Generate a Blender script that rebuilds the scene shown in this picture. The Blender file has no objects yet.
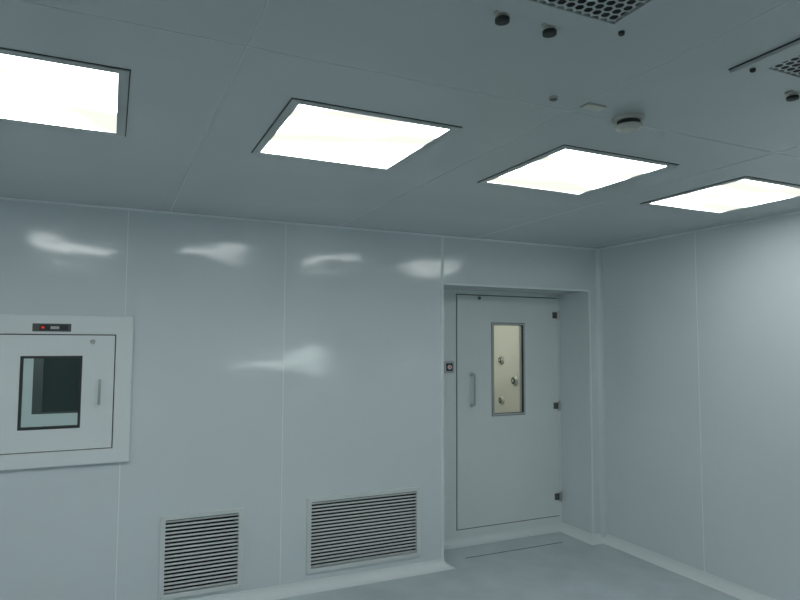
import bpy, bmesh, math
from mathutils import Vector, Matrix
H=2.463; XL=-5.9; YF=-5.6
sc=bpy.context.scene
sc.view_settings.view_transform='Standard'
sc.view_settings.look='None'

# ---------------- materials ----------------
def mat(name,col,rough=.4,metal=0.,spec=.5,bumps=(),var=0.,varscale=2.,emis=None,rvar=0.):
    m=bpy.data.materials.new(name); m.use_nodes=True
    nt=m.node_tree; b=nt.nodes['Principled BSDF']
    b.inputs['Base Color'].default_value=(*col,1)
    b.inputs['Roughness'].default_value=rough
    b.inputs['Metallic'].default_value=metal
    b.inputs['Specular IOR Level'].default_value=spec
    tc=nt.nodes.new('ShaderNodeTexCoord')
    prev=None
    for (scale,dist,vec) in bumps:
        mp=nt.nodes.new('ShaderNodeMapping'); mp.inputs['Scale'].default_value=vec
        nt.links.new(tc.outputs['Object'],mp.inputs['Vector'])
        n=nt.nodes.new('ShaderNodeTexNoise'); n.inputs['Scale'].default_value=scale; n.inputs['Detail'].default_value=0.5
        nt.links.new(mp.outputs['Vector'],n.inputs['Vector'])
        bp=nt.nodes.new('ShaderNodeBump'); bp.inputs['Strength'].default_value=1; bp.inputs['Distance'].default_value=dist
        nt.links.new(n.outputs['Fac'],bp.inputs['Height'])
        if prev: nt.links.new(prev.outputs['Normal'],bp.inputs['Normal'])
        prev=bp
    if prev: nt.links.new(prev.outputs['Normal'],b.inputs['Normal'])
    n=nt.nodes.new('ShaderNodeTexNoise'); n.inputs['Scale'].default_value=varscale; n.inputs['Detail'].default_value=4
    nt.links.new(tc.outputs['Object'],n.inputs['Vector'])
    mr=nt.nodes.new('ShaderNodeMapRange'); mr.inputs['From Min'].default_value=.3; mr.inputs['From Max'].default_value=.7
    mr.inputs['To Min'].default_value=1-var; mr.inputs['To Max'].default_value=1+var
    nt.links.new(n.outputs['Fac'],mr.inputs['Value'])
    vm=nt.nodes.new('ShaderNodeVectorMath'); vm.operation='SCALE'; vm.inputs[0].default_value=col
    nt.links.new(mr.outputs['Result'],vm.inputs['Scale'])
    nt.links.new(vm.outputs['Vector'],b.inputs['Base Color'])
    if emis:
        b.inputs['Emission Color'].default_value=(*emis[0],1); b.inputs['Emission Strength'].default_value=emis[1]
    return m
def lightmat(name,strength,hi,lo=None,vec=(1,1,1)):
    """diffuser: bright everywhere, with dimmer patches between the LED rows"""
    m=bpy.data.materials.new(name); m.use_nodes=True; nt=m.node_tree; nt.nodes.clear()
    o=nt.nodes.new('ShaderNodeOutputMaterial'); e=nt.nodes.new('ShaderNodeEmission')
    e.inputs['Color'].default_value=(*[c*1 for c in hi],1); e.inputs['Strength'].default_value=strength
    if lo:
        tc=nt.nodes.new('ShaderNodeTexCoord'); mp=nt.nodes.new('ShaderNodeMapping'); mp.inputs['Scale'].default_value=vec
        oi=nt.nodes.new('ShaderNodeObjectInfo'); nt.links.new(oi.outputs['Location'],mp.inputs['Location'])
        n=nt.nodes.new('ShaderNodeTexNoise'); n.inputs['Scale'].default_value=3.4; n.inputs['Detail'].default_value=0
        nt.links.new(tc.outputs['Object'],mp.inputs['Vector']); nt.links.new(mp.outputs['Vector'],n.inputs['Vector'])
        r=nt.nodes.new('ShaderNodeMapRange'); r.interpolation_type='SMOOTHERSTEP'
        r.inputs['From Min'].default_value=.32; r.inputs['From Max'].default_value=.58
        nt.links.new(n.outputs['Fac'],r.inputs['Value'])
        mx=nt.nodes.new('ShaderNodeMix'); mx.data_type='RGBA'
        mx.inputs[6].default_value=(*lo,1); mx.inputs[7].default_value=(*[c*strength for c in hi],1)
        nt.links.new(r.outputs[0],mx.inputs[0]); nt.links.new(mx.outputs[2],e.inputs['Color']); e.inputs['Strength'].default_value=1
    nt.links.new(e.outputs['Emission'],o.inputs['Surface'])
    return m
WARP=((1.6,.012,(1,1,1.6)),(4.2,.0024,(1,1,2.0)))
M_wall=mat('wall_panel_paint',(.715,.785,.805),.115,0,.75,WARP,.012)
M_ceil=mat('ceiling_panel_paint',(.56,.605,.615),.25,0,.5,((2.,.01,(1,1,1)),),.02)
M_trim=mat('white_trim',(.80,.86,.87),.35)
M_seam=mat('seam_silicone',(.87,.92,.92),.5)
M_cseam=mat('ceiling_joint',(.63,.68,.68),.5)
M_floor=mat('vinyl_floor',(.53,.605,.63),.38,0,.5,((60,.0004,(1,1,1)),),.09,3.5)
M_door=mat('door_paint',(.79,.85,.85),.3,0,.5,((1.5,.006,(1,1,1)),),.01)
M_dark=mat('dark_void',(.015,.017,.017),.7)
M_gap=mat('dark_gasket',(.035,.04,.04),.6)
M_steel=mat('brushed_steel',(.62,.62,.60),.28,1)
M_alu=mat('aluminium_frame',(.50,.54,.54),.45,.15)
M_lframe=mat('light_frame_paint',(.46,.50,.50),.4)
M_hinge=mat('hinge_metal',(.13,.14,.14),.4,.7)
M_vent=mat('vent_paint',(.72,.77,.77),.4)
M_red=mat('red_led',(.6,.02,.02),.4,emis=((1,.05,.03),.5))
M_blk=mat('indicator_black',(.04,.045,.05),.3)
M_cream=mat('cream_panel',(.74,.73,.67),.4)
M_plast=mat('ivory_plastic',(.58,.59,.53),.4)
M_oppglass=mat('dark_glass',(.03,.045,.045),.15)
M_light=lightmat('light_diffuser',9.8,(.96,1.,1.),(.98,1.0,.90),(.7,2.2,1))
M_light2=lightmat('air_shower_light',9,(1,.97,.88))
M_pbfill=lightmat('pass_box_fill_glow',6,(.92,1,1))  # added fill emitter that brightens the pass box interior
M_reflglow=lightmat('wall_reflection_glow',10,(.95,1,1))  # added glow for the back wall highlight, no corridor behind it
g=bpy.data.materials.new('clear_glass'); g.use_nodes=True; nt=g.node_tree; nt.nodes.clear()
o=nt.nodes.new('ShaderNodeOutputMaterial'); t=nt.nodes.new('ShaderNodeBsdfTransparent'); t.inputs[0].default_value=(.88,.92,.91,1)
gl=nt.nodes.new('ShaderNodeBsdfGlossy'); gl.inputs['Roughness'].default_value=.02
mx=nt.nodes.new('ShaderNodeMixShader'); fr=nt.nodes.new('ShaderNodeFresnel'); fr.inputs[0].default_value=1.45
nt.links.new(fr.outputs[0],mx.inputs[0]); nt.links.new(t.outputs[0],mx.inputs[1]); nt.links.new(gl.outputs[0],mx.inputs[2]); nt.links.new(mx.outputs[0],o.inputs[0])
M_glass=g

# ---------------- mesh helpers ----------------
def finish(name,bm,m,parent=None,bevel=0,smooth=False,loc=None):
    me=bpy.data.meshes.new(name); bmesh.ops.recalc_face_normals(bm,faces=bm.faces); bm.to_mesh(me); bm.free()
    ob=bpy.data.objects.new(name,me); sc.collection.objects.link(ob)
    for mm in (m if isinstance(m,(list,tuple)) else [m]): me.materials.append(mm)
    if smooth:
        for p in me.polygons: p.use_smooth=True
    if loc: ob.location=loc
    if bevel:
        b=ob.modifiers.new('bev','BEVEL'); b.width=bevel; b.segments=2; b.limit_method='ANGLE'
    if parent: ob.parent=parent
    return ob
def addbox(bm,x0,x1,y0,y1,z0,z1,mi=0):
    v=[bm.verts.new((x,y,z)) for z in (z0,z1) for y in (y0,y1) for x in (x0,x1)]
    for f in ((0,1,3,2),(4,6,7,5),(0,4,5,1),(2,3,7,6),(0,2,6,4),(1,5,7,3)):
        fc=bm.faces.new([v[i] for i in f]); fc.material_index=mi
def box(name,x0,x1,y0,y1,z0,z1,m,parent=None,bevel=0):
    bm=bmesh.new(); addbox(bm,x0,x1,y0,y1,z0,z1); return finish(name,bm,m,parent,bevel)
def ring(name,x0,x1,z0,z1,w,y0,y1,m,parent=None,bevel=0):
    if not isinstance(w,tuple): w=(w,)*4
    l,r,b,t=w; bm=bmesh.new(); vs=[]
    for y in (y0,y1):
        vs.append([bm.verts.new((x,y,z)) for x,z in ((x0,z0),(x1,z0),(x1,z1),(x0,z1))]+
                  [bm.verts.new((x,y,z)) for x,z in ((x0+l,z0+b),(x1-r,z0+b),(x1-r,z1-t),(x0+l,z1-t))])
    for i in range(4):
        j=(i+1)%4
        bm.faces.new((vs[0][i],vs[0][j],vs[0][4+j],vs[0][4+i])); bm.faces.new((vs[1][i],vs[1][4+i],vs[1][4+j],vs[1][j]))
        bm.faces.new((vs[0][i],vs[1][i],vs[1][j],vs[0][j])); bm.faces.new((vs[0][4+i],vs[0][4+j],vs[1][4+j],vs[1][4+i]))
    return finish(name,bm,m,parent,bevel)
def hring(name,x0,x1,y0,y1,w,z0,z1,m,parent=None,bevel=0):
    ob=ring(name,x0,x1,y0,y1,w,z0,z1,m,None,bevel)
    for v in ob.data.vertices: v.co=(v.co.x,v.co.z,v.co.y)
    ob.data.flip_normals()
    if parent: ob.parent=parent
    return ob
def lathe(name,prof,m,M=Matrix(),seg=32,parent=None,mis=None):
    bm=bmesh.new(); rows=[]
    for r,z in prof:
        rows.append([bm.verts.new(M@Vector((r*math.cos(2*math.pi*k/seg),r*math.sin(2*math.pi*k/seg),z))) for k in range(seg)])
    for i in range(len(rows)-1):
        for k in range(seg):
            f=bm.faces.new((rows[i][k],rows[i][(k+1)%seg],rows[i+1][(k+1)%seg],rows[i+1][k]))
            if mis: f.material_index=mis[i]
    for e in (0,-1): 
        f=bm.faces.new(rows[e]); 
        if mis: f.material_index=mis[e]
    return finish(name,bm,m,parent)
def tube(name,pts,r,m,parent=None,seg=12):
    cu=bpy.data.curves.new(name,'CURVE'); cu.dimensions='3D'; cu.bevel_depth=r; cu.bevel_resolution=4; cu.use_fill_caps=True
    s=cu.splines.new('POLY'); s.points.add(len(pts)-1)
    for p,q in zip(s.points,pts): p.co=(*q,1)
    ob=bpy.data.objects.new(name+'_c',cu); sc.collection.objects.link(ob)
    dg=bpy.context.evaluated_depsgraph_get(); me=bpy.data.meshes.new_from_object(ob.evaluated_get(dg))
    bpy.data.objects.remove(ob); o2=bpy.data.objects.new(name,me); sc.collection.objects.link(o2)
    me.materials.clear(); me.materials.append(m)
    for p in me.polygons: p.use_smooth=True
    if parent: o2.parent=parent
    return o2
def dhandle(name,x,z0,z1,y,out,r,m,parent):
    c=out*.35; pts=[(x,y,z0)]
    for k in range(5): a=k/4*math.pi/2; pts.append((x,y-out+c*(1-math.sin(a)),z0+c*(1-math.cos(a))))
    for k in range(5): a=(1-k/4)*math.pi/2; pts.append((x,y-out+c*(1-math.sin(a)),z1-c*(1-math.cos(a))))
    pts.append((x,y,z1)); return tube(name,pts,r,m,parent)
def empty(name,loc=(0,0,0)):
    e=bpy.data.objects.new(name,None); sc.collection.objects.link(e); e.empty_display_size=.1; return e
def wall_holes(name,x0,x1,z0,z1,y0,y1,holes,m):
    xs=sorted({x0,x1,*[h[0] for h in holes],*[h[1] for h in holes]}); zs=sorted({z0,z1,*[h[2] for h in holes],*[h[3] for h in holes]})
    def solid(i,k):
        if i<0 or k<0 or i>=len(xs)-1 or k>=len(zs)-1: return False
        cx=(xs[i]+xs[i+1])/2; cz=(zs[k]+zs[k+1])/2
        return not any(h[0]<cx<h[1] and h[2]<cz<h[3] for h in holes)
    bm=bmesh.new(); V={}
    def v(i,k,y):
        if (i,k,y) not in V: V[(i,k,y)]=bm.verts.new((xs[i],y,zs[k]))
        return V[(i,k,y)]
    for i in range(len(xs)-1):
        for k in range(len(zs)-1):
            if not solid(i,k): continue
            bm.faces.new((v(i,k,y0),v(i+1,k,y0),v(i+1,k+1,y0),v(i,k+1,y0)))
            bm.faces.new((v(i,k,y1),v(i,k+1,y1),v(i+1,k+1,y1),v(i+1,k,y1)))
            for di,dk,a,b in ((-1,0,(i,k),(i,k+1)),(1,0,(i+1,k),(i+1,k+1)),(0,-1,(i,k),(i+1,k)),(0,1,(i,k+1),(i+1,k+1))):
                if not solid(i+di,k+dk): bm.faces.new((v(*a,y0),v(*b,y0),v(*b,y1),v(*a,y1)))
    return finish(name,bm,m)

# ---------------- shell ----------------
box('floor',XL-.1,.1,YF-.1,2.0,-.1,0,M_floor)
box('ceiling',XL-.1,.1,YF-.1,.1,H,H+.1,M_ceil)
RX0,RX1,RD,RZ=-1.53,-.12,.40,2.09
PB=(-4.43,-3.775,1.02,1.69)
V1=(-3.465,-3.025,.12,.56); V2=(-2.545,-1.755,.14,.575)
wall_holes('wall_back',XL,0,0,H,0,.08,[(RX0,RX1,0,RZ),PB,V1,V2],M_wall)
box('wall_right',0,.1,YF,.1,0,H,M_wall)
box('wall_left',XL-.1,XL,YF,.1,0,H,M_wall)
W=(-1.95,-.50,1.22,1.43)
wall_holes('wall_front',XL,0,0,H,YF-.1,YF,[W],M_wall)
w=empty('added_window_1')  # added window behind the camera, shaped for its reflection on the back wall
ring('frame',W[0],W[1],W[2],W[3],.03,YF-.1,YF+.01,M_alu,w)
box('mullion',-1.50,-1.44,YF-.06,YF+.008,W[2]+.03,W[3]-.03,M_alu,w)
box('glass',W[0]+.03,W[1]-.03,YF-.075,YF-.07,W[2]+.03,W[3]-.03,M_glass,w)
box('added_glow_slab',W[0],W[1],YF-.14,YF-.105,W[2],W[3],M_reflglow,w)  # glowing slab put in only to be mirrored by the back wall panels
dn=.10; DX0,DX1,DZ0,DZ1=-1.185,-.135,.12,2.055
wall_holes('wall_recess_back',RX0-.06,0,0,RZ+.2,RD,RD+.06,[(DX0-.004,DX1+.004,DZ0-.004,DZ1+.004)],M_door)
box('wall_recess_left',RX0-.06,RX0,.08,RD,0,RZ,M_wall)
box('wall_recess_right',RX1,RX1+.06,.08,RD,0,RZ,M_wall)
box('ceiling_recess',RX0-.06,RX1+.06,.08,RD,RZ,RZ+.06,M_ceil)

def sweep(name,path,prof,i0,i1,m):
    n=len(path); bm=bmesh.new(); rows=[]
    for i in range(i0,i1+1):
        p=Vector(path[i]); ds=[]
        if i>0: ds.append((p-Vector(path[i-1])).normalized())
        if i<n-1: ds.append((Vector(path[i+1])-p).normalized())
        ns=[Vector((d.y,-d.x)) for d in ds]
        if len(ns)==2:
            mvec=(ns[0]+ns[1]); mvec=mvec/ (1+ns[0].dot(ns[1]))
        else: mvec=ns[0]
        rows.append([bm.verts.new((p.x+mvec.x*o,p.y+mvec.y*o,z)) for o,z in prof])
    L=len(prof)
    for a in range(len(rows)-1):
        for k in range(L):
            bm.faces.new((rows[a][k],rows[a][(k+1)%L],rows[a+1][(k+1)%L],rows[a+1][k]))
    bm.faces.new(rows[0]); bm.faces.new(rows[-1][::-1])
    return finish(name,bm,m)
path=[(XL,0),(RX0,0),(RX0,RD),(RX1,RD),(RX1,0),(0,0),(0,YF),(XL,YF),(XL,0)]
def cprof(r,t=.004,z0=0,s=1):
    pr=[(0,z0)]
    pr.append((r+t,z0)); pr.append((r+t,z0+s*t))
    for k in range(1,8):
        a=k/8*math.pi/2; pr.append((t+r*(1-math.sin(a)),z0+s*(t+r*(1-math.cos(a)))))
    pr.append((t,z0+s*(t+r))); pr.append((0,z0+s*(t+r)))
    return pr
bp=cprof(.06)
sweep('baseboard_back',path,bp,0,1,M_trim)
sweep('baseboard_recess',path,bp,1,5,M_trim)
sweep('baseboard_right',path,bp,5,6,M_trim)
sweep('baseboard_front',path,bp,6,7,M_trim)
sweep('baseboard_left',path,bp,7,8,M_trim)
cp=[(XL,0),(0,0),(0,YF),(XL,YF),(XL,0)]
tp=cprof(.010,.002,H,-1)
sweep('trim_ceiling_back',cp,tp,0,1,M_trim)
sweep('trim_ceiling_right',cp,tp,1,2,M_trim)
sweep('trim_ceiling_front',cp,tp,2,3,M_trim)
sweep('trim_ceiling_left',cp,tp,3,4,M_trim)
def vcove(name,cx,cy,sx,sy,r,t,z0,z1,m):
    pts=[(0,0),(r+t,0),(r+t,t)]+[(t+r*(1-math.sin(k/8*math.pi/2)),t+r*(1-math.cos(k/8*math.pi/2))) for k in range(1,8)]+[(t,t+r),(0,t+r)]
    bm=bmesh.new(); A=[bm.verts.new((cx+sx*a,cy+sy*b,z0)) for a,b in pts]; B=[bm.verts.new((cx+sx*a,cy+sy*b,z1)) for a,b in pts]
    for k in range(len(pts)):
        j=(k+1)%len(pts); bm.faces.new((A[k],A[j],B[j],B[k]))
    bm.faces.new(A); bm.faces.new(B[::-1]); return finish(name,bm,m)
vcove('trim_corner_right',0,0,-1,-1,.045,.003,.03,H-.01,M_wall)
vcove('trim_corner_recess',RX1,RD,-1,-1,.012,.002,.05,RZ,M_trim)
bm=bmesh.new(); addbox(bm,RX0-.022,RX0+.002,-.0025,0,.03,H-.01); addbox(bm,RX1-.002,RX1+.018,-.0025,0,.03,RZ); addbox(bm,RX0,RX1,-.0025,0,RZ-.002,RZ+.014)
finish('trim_recess_edge',bm,M_trim)
bm=bmesh.new()
for x in (-4.71,-3.73,-2.75): addbox(bm,x-.0025,x+.0025,-.0012,0,.05,H-.01)
finish('trim_wall_joints_back',bm,M_seam)
bm=bmesh.new()
for y in (-.98,-1.96,-2.94,-3.92,-4.9): addbox(bm,-.0012,0,y-.0025,y+.0025,.05,H-.01)
finish('trim_wall_joints_right',bm,M_seam)
bm=bmesh.new()
for x in (-4.62,-3.49,-2.37,-1.26,-.13): addbox(bm,x-.0015,x+.0015,YF,0,H-.0008,H)
for y in (-2.43,): addbox(bm,XL,0,y-.0015,y+.0015,H-.0008,H)
finish('trim_ceiling_joints',bm,M_cseam)
box('trim_threshold_joint',-1.28,-.35,.10,.106,0,.0015,M_gap)

# ---------------- door ----------------
d=empty('door_1')
WX0,WX1,WZ0,WZ1=-.84,-.50,1.03,1.82
wall=wall_holes('leaf',DX0+.004,DX1-.004,DZ0+.004,DZ1-.004,RD-.006,RD+.045,[(WX0+.012,WX1-.012,WZ0+.012,WZ1-.012)],M_door); wall.parent=d
ring('gasket',DX0-.004,DX1+.004,DZ0-.004,DZ1+.004,.010,RD+.002,RD+.03,M_gap,d)
ring('window_shadow_gap',WX0-.004,WX1+.004,WZ0-.004,WZ1+.004,.005,RD-.008,RD-.006,M_gap,d)
ring('window_frame',WX0,WX1,WZ0,WZ1,.016,RD-.014,RD-.006,M_alu,d,.001)
ring('window_gasket',WX0+.014,WX1-.014,WZ0+.014,WZ1-.014,.005,RD-.010,RD+.012,M_gap,d)
ring('window_reveal',WX0+.012,WX1-.012,WZ0+.012,WZ1-.012,.004,RD+.012,RD+.05,M_alu,d)
box('window_glass',WX0+.016,WX1-.016,RD+.012,RD+.017,WZ0+.016,WZ1-.016,M_glass,d)
hx=-1.045
dhandle('pull_handle',hx,1.13,1.385,RD-.006,.055,.010,M_steel,d)
for i,z in enumerate((1.13,1.385)):
    lathe('handle_rose_%d'%(i+1),[(.017,0),(.017,.005),(.013,.008)],M_steel,Matrix.Translation((hx,RD-.006,z))@Matrix.Rotation(math.pi/2,4,'X'),parent=d)
for i,z in enumerate((1.90,1.09,.29)):
    bm=bmesh.new(); addbox(bm,DX1-.055,DX1-.006,RD-.016,RD-.006,z-.028,z+.028); addbox(bm,DX1+.0,DX1+.012,RD-.02,RD,z-.03,z+.03)
    finish('hinge_plate_%d'%(i+1),bm,M_hinge,d,.002)
    lathe('hinge_knuckle_%d'%(i+1),[(.007,-.042),(.011,-.038),(.011,.038),(.007,.042)],M_steel,Matrix.Translation((DX1-.002,RD-.022,z)),parent=d,seg=20)
lathe('door_sensor',[(.014,0),(.014,.01),(.009,.016)],M_hinge,Matrix.Translation((-.965,RD-.006,2.03))@Matrix.Rotation(math.pi/2,4,'X'),parent=d)
s=empty('door_interlock_switch')
box('housing',-1.308,-1.216,RD-.016,RD,1.40,1.495,M_alu,s,.003)
box('face_plate',-1.292,-1.232,RD-.019,RD-.016,1.416,1.480,M_blk,s,.001)
lathe('button_bezel',[(.019,0),(.019,.006),(.014,.008)],M_steel,Matrix.Translation((-1.262,RD-.019,1.448))@Matrix.Rotation(math.pi/2,4,'X'),parent=s)
lathe('indicator_lamp',[(.007,0),(.006,.004),(.003,.006)],M_red,Matrix.Translation((-1.262,RD-.027,1.448))@Matrix.Rotation(math.pi/2,4,'X'),parent=s)

# ---------------- air shower chamber behind door ----------------
a=empty('air_shower_chamber')
CX0,CX1,CY0,CY1,CH=-1.45,-.10,RD+.061,2.0,2.15
box('side_wall_nozzle',CX1,CX1+.05,CY0,CY1,0,CH,M_cream,a)
box('side_wall',CX0-.05,CX0,CY0,CY1,0,CH,M_cream,a)
box('end_wall',CX0,CX1,CY1-.05,CY1,0,CH,M_cream,a)
box('roof',CX0-.05,CX1+.05,CY0,CY1,CH,CH+.05,M_cream,a)
box('lamp',-.95,-.6,.9,1.5,CH-.02,CH-.001,M_light2,a)
for i,(y,z,r) in enumerate(((1.336,1.469,.045),(1.10,1.27,.055),(1.336,1.056,.045),(1.62,1.27,.05),(.86,1.469,.045),(.86,1.056,.045))):
    lathe('jet_nozzle_%d'%(i+1),[(r,0),(r,.008),(r*.8,.022),(r*.62,.026),(r*.55,.02),(r*.3,.03),(r*.2,.034)],[M_steel,M_gap],Matrix.Translation((CX1,y,z))@Matrix.Rotation(-math.pi/2,4,'Y'),parent=a,mis=[0,0,0,1,1,0,0,0])

# ---------------- pass-through box ----------------
p=empty('pass_through_box')
ring('outer_frame',-4.525,-3.682,.935,1.80,(.095,.093,.085,.11),-.028,0,M_trim,p,.004)
ring('door_gap',PB[0],PB[1],PB[2],PB[3],.01,-.016,0.02,M_gap,p)
GX0,GX1,GZ0,GZ1=-4.262,-3.95,1.15,1.565
lf=wall_holes('door_leaf',PB[0]+.006,PB[1]-.006,PB[2]+.006,PB[3]-.006,-.034,-.004,[(GX0+.01,GX1-.01,GZ0+.01,GZ1-.01)],M_trim); lf.parent=p
ring('window_gasket',GX0,GX1,GZ0,GZ1,.014,-.038,-.006,M_gap,p,.002)
box('window_glass',GX0+.012,GX1-.012,-.022,-.018,GZ0+.012,GZ1-.012,M_glass,p)
bm=bmesh.new(); cx0,cx1,cz0,cz1,cyd=-4.36,-3.84,1.09,1.63,.5
addbox(bm,cx0-.02,cx0,.0,cyd,cz0-.02,cz1+.02); addbox(bm,cx1,cx1+.02,.0,cyd,cz0-.02,cz1+.02)
addbox(bm,cx0,cx1,.0,cyd,cz0-.02,cz0); addbox(bm,cx0,cx1,.0,cyd,cz1,cz1+.02)
finish('chamber_liner',bm,M_trim,p)
box('chamber_fill_glow',-4.25,-3.95,.10,.18,cz1-.02,cz1-.001,M_pbfill,p)  # unseen fill light, put in to brighten the liner
bk=wall_holes('far_door',cx0,cx1,cz0,cz1,cyd-.02,cyd,[(-4.245,-3.90,1.185,1.60)],M_trim); bk.parent=p
ring('far_window_frame',-4.245,-3.90,1.185,1.60,(.055,.02,.010,.012),cyd-.022,cyd-.005,M_hinge,p)
box('far_window_glass',-4.245,-3.90,cyd-.012,cyd-.006,1.185,1.60,M_oppglass,p)
dhandle('latch_handle',-3.855,1.285,1.42,-.034,.035,.007,M_steel,p)
lathe('lock_knob',[(.013,0),(.013,.006),(.008,.012)],M_steel,Matrix.Translation((-3.90,-.034,1.648))@Matrix.Rotation(math.pi/2,4,'X'),parent=p)
box('indicator_panel',-4.21,-4.015,-.034,-.028,1.705,1.75,M_hinge,p,.001)
box('indicator_display',-4.175,-4.03,-.0355,-.034,1.713,1.742,M_blk,p)
box('indicator_led',-4.165,-4.150,-.037,-.0355,1.722,1.733,M_red,p)
box('indicator_button',-4.12,-4.075,-.037,-.0355,1.719,1.735,M_alu,p)

# ---------------- louvred return-air grilles ----------------
def grille(name,o,h):
    e=empty(name)
    ring('frame',o[0],o[1],o[2],o[3],(.03,.03,.03,.03),-.012,0,M_vent,e,.002)
    x0,x1,z0,z1=h
    bm=bmesh.new(); addbox(bm,x0-.01,x1+.01,.18,.19,z0-.01,z1+.01); addbox(bm,x0-.02,x0-.005,.0801,.19,z0-.01,z1+.01); addbox(bm,x1+.005,x1+.02,.0801,.19,z0-.01,z1+.01)
    addbox(bm,x0-.01,x1+.01,.0801,.19,z0-.02,z0-.005); addbox(bm,x0-.01,x1+.01,.0801,.19,z1+.005,z1+.02)
    addbox(bm,x0,x0+.002,.012,.08,z0,z1); addbox(bm,x1-.002,x1,.012,.08,z0,z1); addbox(bm,x0,x1,.02,.08,z0,z0+.002); addbox(bm,x0,x1,.02,.08,z1-.002,z1)
    finish('duct',bm,M_dark,e)
    n=int(round((z1-z0)/.0235)); bm=bmesh.new(); st=(z1-z0)/n
    for i in range(n):
        zc=z0+(i+.5)*st
        yA,zA,yB,zB=-.008,zc-.003,.007,zc+.003; t=.0018
        v=[bm.verts.new(c) for c in ((x0,yA,zA),(x1,yA,zA),(x1,yB,zB),(x0,yB,zB),(x0,yA,zA+t),(x1,yA,zA+t),(x1,yB,zB+t),(x0,yB,zB+t))]
        for f in ((0,3,2,1),(4,5,6,7),(0,1,5,4),(1,2,6,5),(2,3,7,6),(3,0,4,7)): bm.faces.new([v[k] for k in f])
    finish('louvre_blades',bm,M_vent,e)
    for k,x in enumerate((o[0]+.015,o[1]-.015)):
        for l,z in enumerate((o[2]+.015,o[3]-.015)):
            lathe('screw_%d'%(k*2+l+1),[(.005,0),(.004,.002)],M_steel,Matrix.Translation((x,-.012,z))@Matrix.Rotation(math.pi/2,4,'X'),seg=12,parent=e)
grille('air_vent_grille',(-3.495,-2.995,.09,.59),V1)
grille('air_vent_grille',(-2.575,-1.725,.11,.605),V2)

# ---------------- ceiling lights ----------------
for i,x in enumerate((-4.105,-2.955,-1.815,-.705,-5.25)):
    e=empty('ceiling_light_panel'); y0,y1=-2.10,-1.50; h=.295
    hring('frame',x-h-.03,x+h+.03,y0-.03,y1+.03,.031,H-.005,H,M_lframe,e,.001)
    hring('gap',x-h-.034,x+h+.034,y0-.034,y1+.034,.005,H-.002,H,M_gap,e)
    bm=bmesh.new(); addbox(bm,-h,h,-.3,.3,-.004,-.001); ob=finish('diffuser',bm,M_light,e); ob.location=(x,-1.8,H)

# ---------------- HEPA diffusers ----------------
def diffuser(x0,x1,y0,y1):
    e=empty('hepa_air_diffuser'); b=.07
    hring('surround',x0,x1,y0,y1,b,H-.014,H,M_ceil,e,.002)
    hring('gasket',x0-.003,x1+.003,y0-.003,y1+.003,.01,H-.003,H,M_gap,e)
    box('mesh_shade_sheet',x0+b,x1-b,y0+b,y1-b,H-.003,H-.001,M_dark,e)  # thin near-black sheet, its colour stands in for shade behind the mesh
    bm=bmesh.new(); R=.0155; w=R*math.sqrt(3); zz=H-.012; X0,X1,Y0,Y1=x0+b,x1-b,y0+b,y1-b
    r=0; y=Y0
    while y<Y1:
        x=X0+(w/2 if r%2 else 0)
        while x<X1:
            o=[];n=[]
            for k in range(6):
                a=math.pi/6+k*math.pi/3
                for L,q in ((o,R),(n,R*.74)):
                    L.append(bm.verts.new((min(max(x+q*math.cos(a),X0),X1),min(max(y+q*math.sin(a),Y0),Y1),zz)))
            for k in range(6):
                j=(k+1)%6; bm.faces.new((o[k],o[j],n[j],n[k]))
            x+=w
        y+=1.5*R; r+=1
    ob=finish('perforated_mesh',bm,M_ceil,e)
    for k,(sx,sy) in enumerate(((x0+.03,y1-.05),(x1-.025,y1-.05),(x0+.03,y0+.05),(x1-.025,y0+.05))):
        lathe('fixing_screw_%d'%(k+1),[(.008,0),(.008,.007),(.005,.010)],M_gap,Matrix.Translation((sx,sy,H-.014))@Matrix.Rotation(math.pi,4,'X'),seg=14,parent=e)
diffuser(-3.22,-2.615,-3.51,-2.905)
diffuser(-2.165,-1.565,-3.51,-2.905)

# ---------------- ceiling devices ----------------
def cdev(name,x,y,prof,mats,mis):
    return lathe(name,prof,mats,Matrix.Translation((x,y,H))@Matrix.Rotation(math.pi,4,'X'),parent=None,mis=mis)
cdev('smoke_detector',-2.135,-2.475,[(.056,0),(.056,.010),(.050,.013),(.040,.014),(.040,.030),(.048,.031),(.046,.038),(.028,.047),(.026,.046)],[M_plast,M_gap],[0,0,0,1,1,0,0,0,0])
for x,y in ((-2.955,-2.88),(-2.81,-2.88),(-1.83,-2.875)):
    cdev('ceiling_test_port',x,y,[(.021,0),(.021,.005),(.014,.007),(.014,.014),(.018,.015),(.018,.024),(.012,.026)],[M_plast,M_gap],[0,0,0,1,1,1,1,1])
cdev('ceiling_sensor_button',-2.50,-2.51,[(.014,0),(.014,.008),(.008,.012)],[M_plast,M_hinge],[0,1,1,1])
box('ceiling_label_plate',-2.365,-2.285,-2.525,-2.485,H-.006,H,M_plast,None,.001)

# ---------------- camera ----------------
yaw,pit,rol=.4349,.0681,.0039
f=Vector((math.sin(yaw)*math.cos(pit),math.cos(yaw)*math.cos(pit),math.sin(pit)))
r=Vector((math.cos(yaw),-math.sin(yaw),0)); u=r.cross(f)
r2=r*math.cos(rol)+u*math.sin(rol); u2=-r*math.sin(rol)+u*math.cos(rol)
cam=bpy.data.cameras.new('camera'); co=bpy.data.objects.new('camera',cam); sc.collection.objects.link(co)
Mx=Matrix((r2,u2,-f)).transposed().to_4x4(); Mx.translation=Vector((-3.8065,-4.1206,1.65)); co.matrix_world=Mx
cam.sensor_width=36; cam.lens=621.94/800*36; cam.clip_start=.05
sc.camera=co
wd=bpy.data.worlds.new('world'); sc.world=wd; wd.use_nodes=True; wd.node_tree.nodes['Background'].inputs[0].default_value=(0,0,0,1)
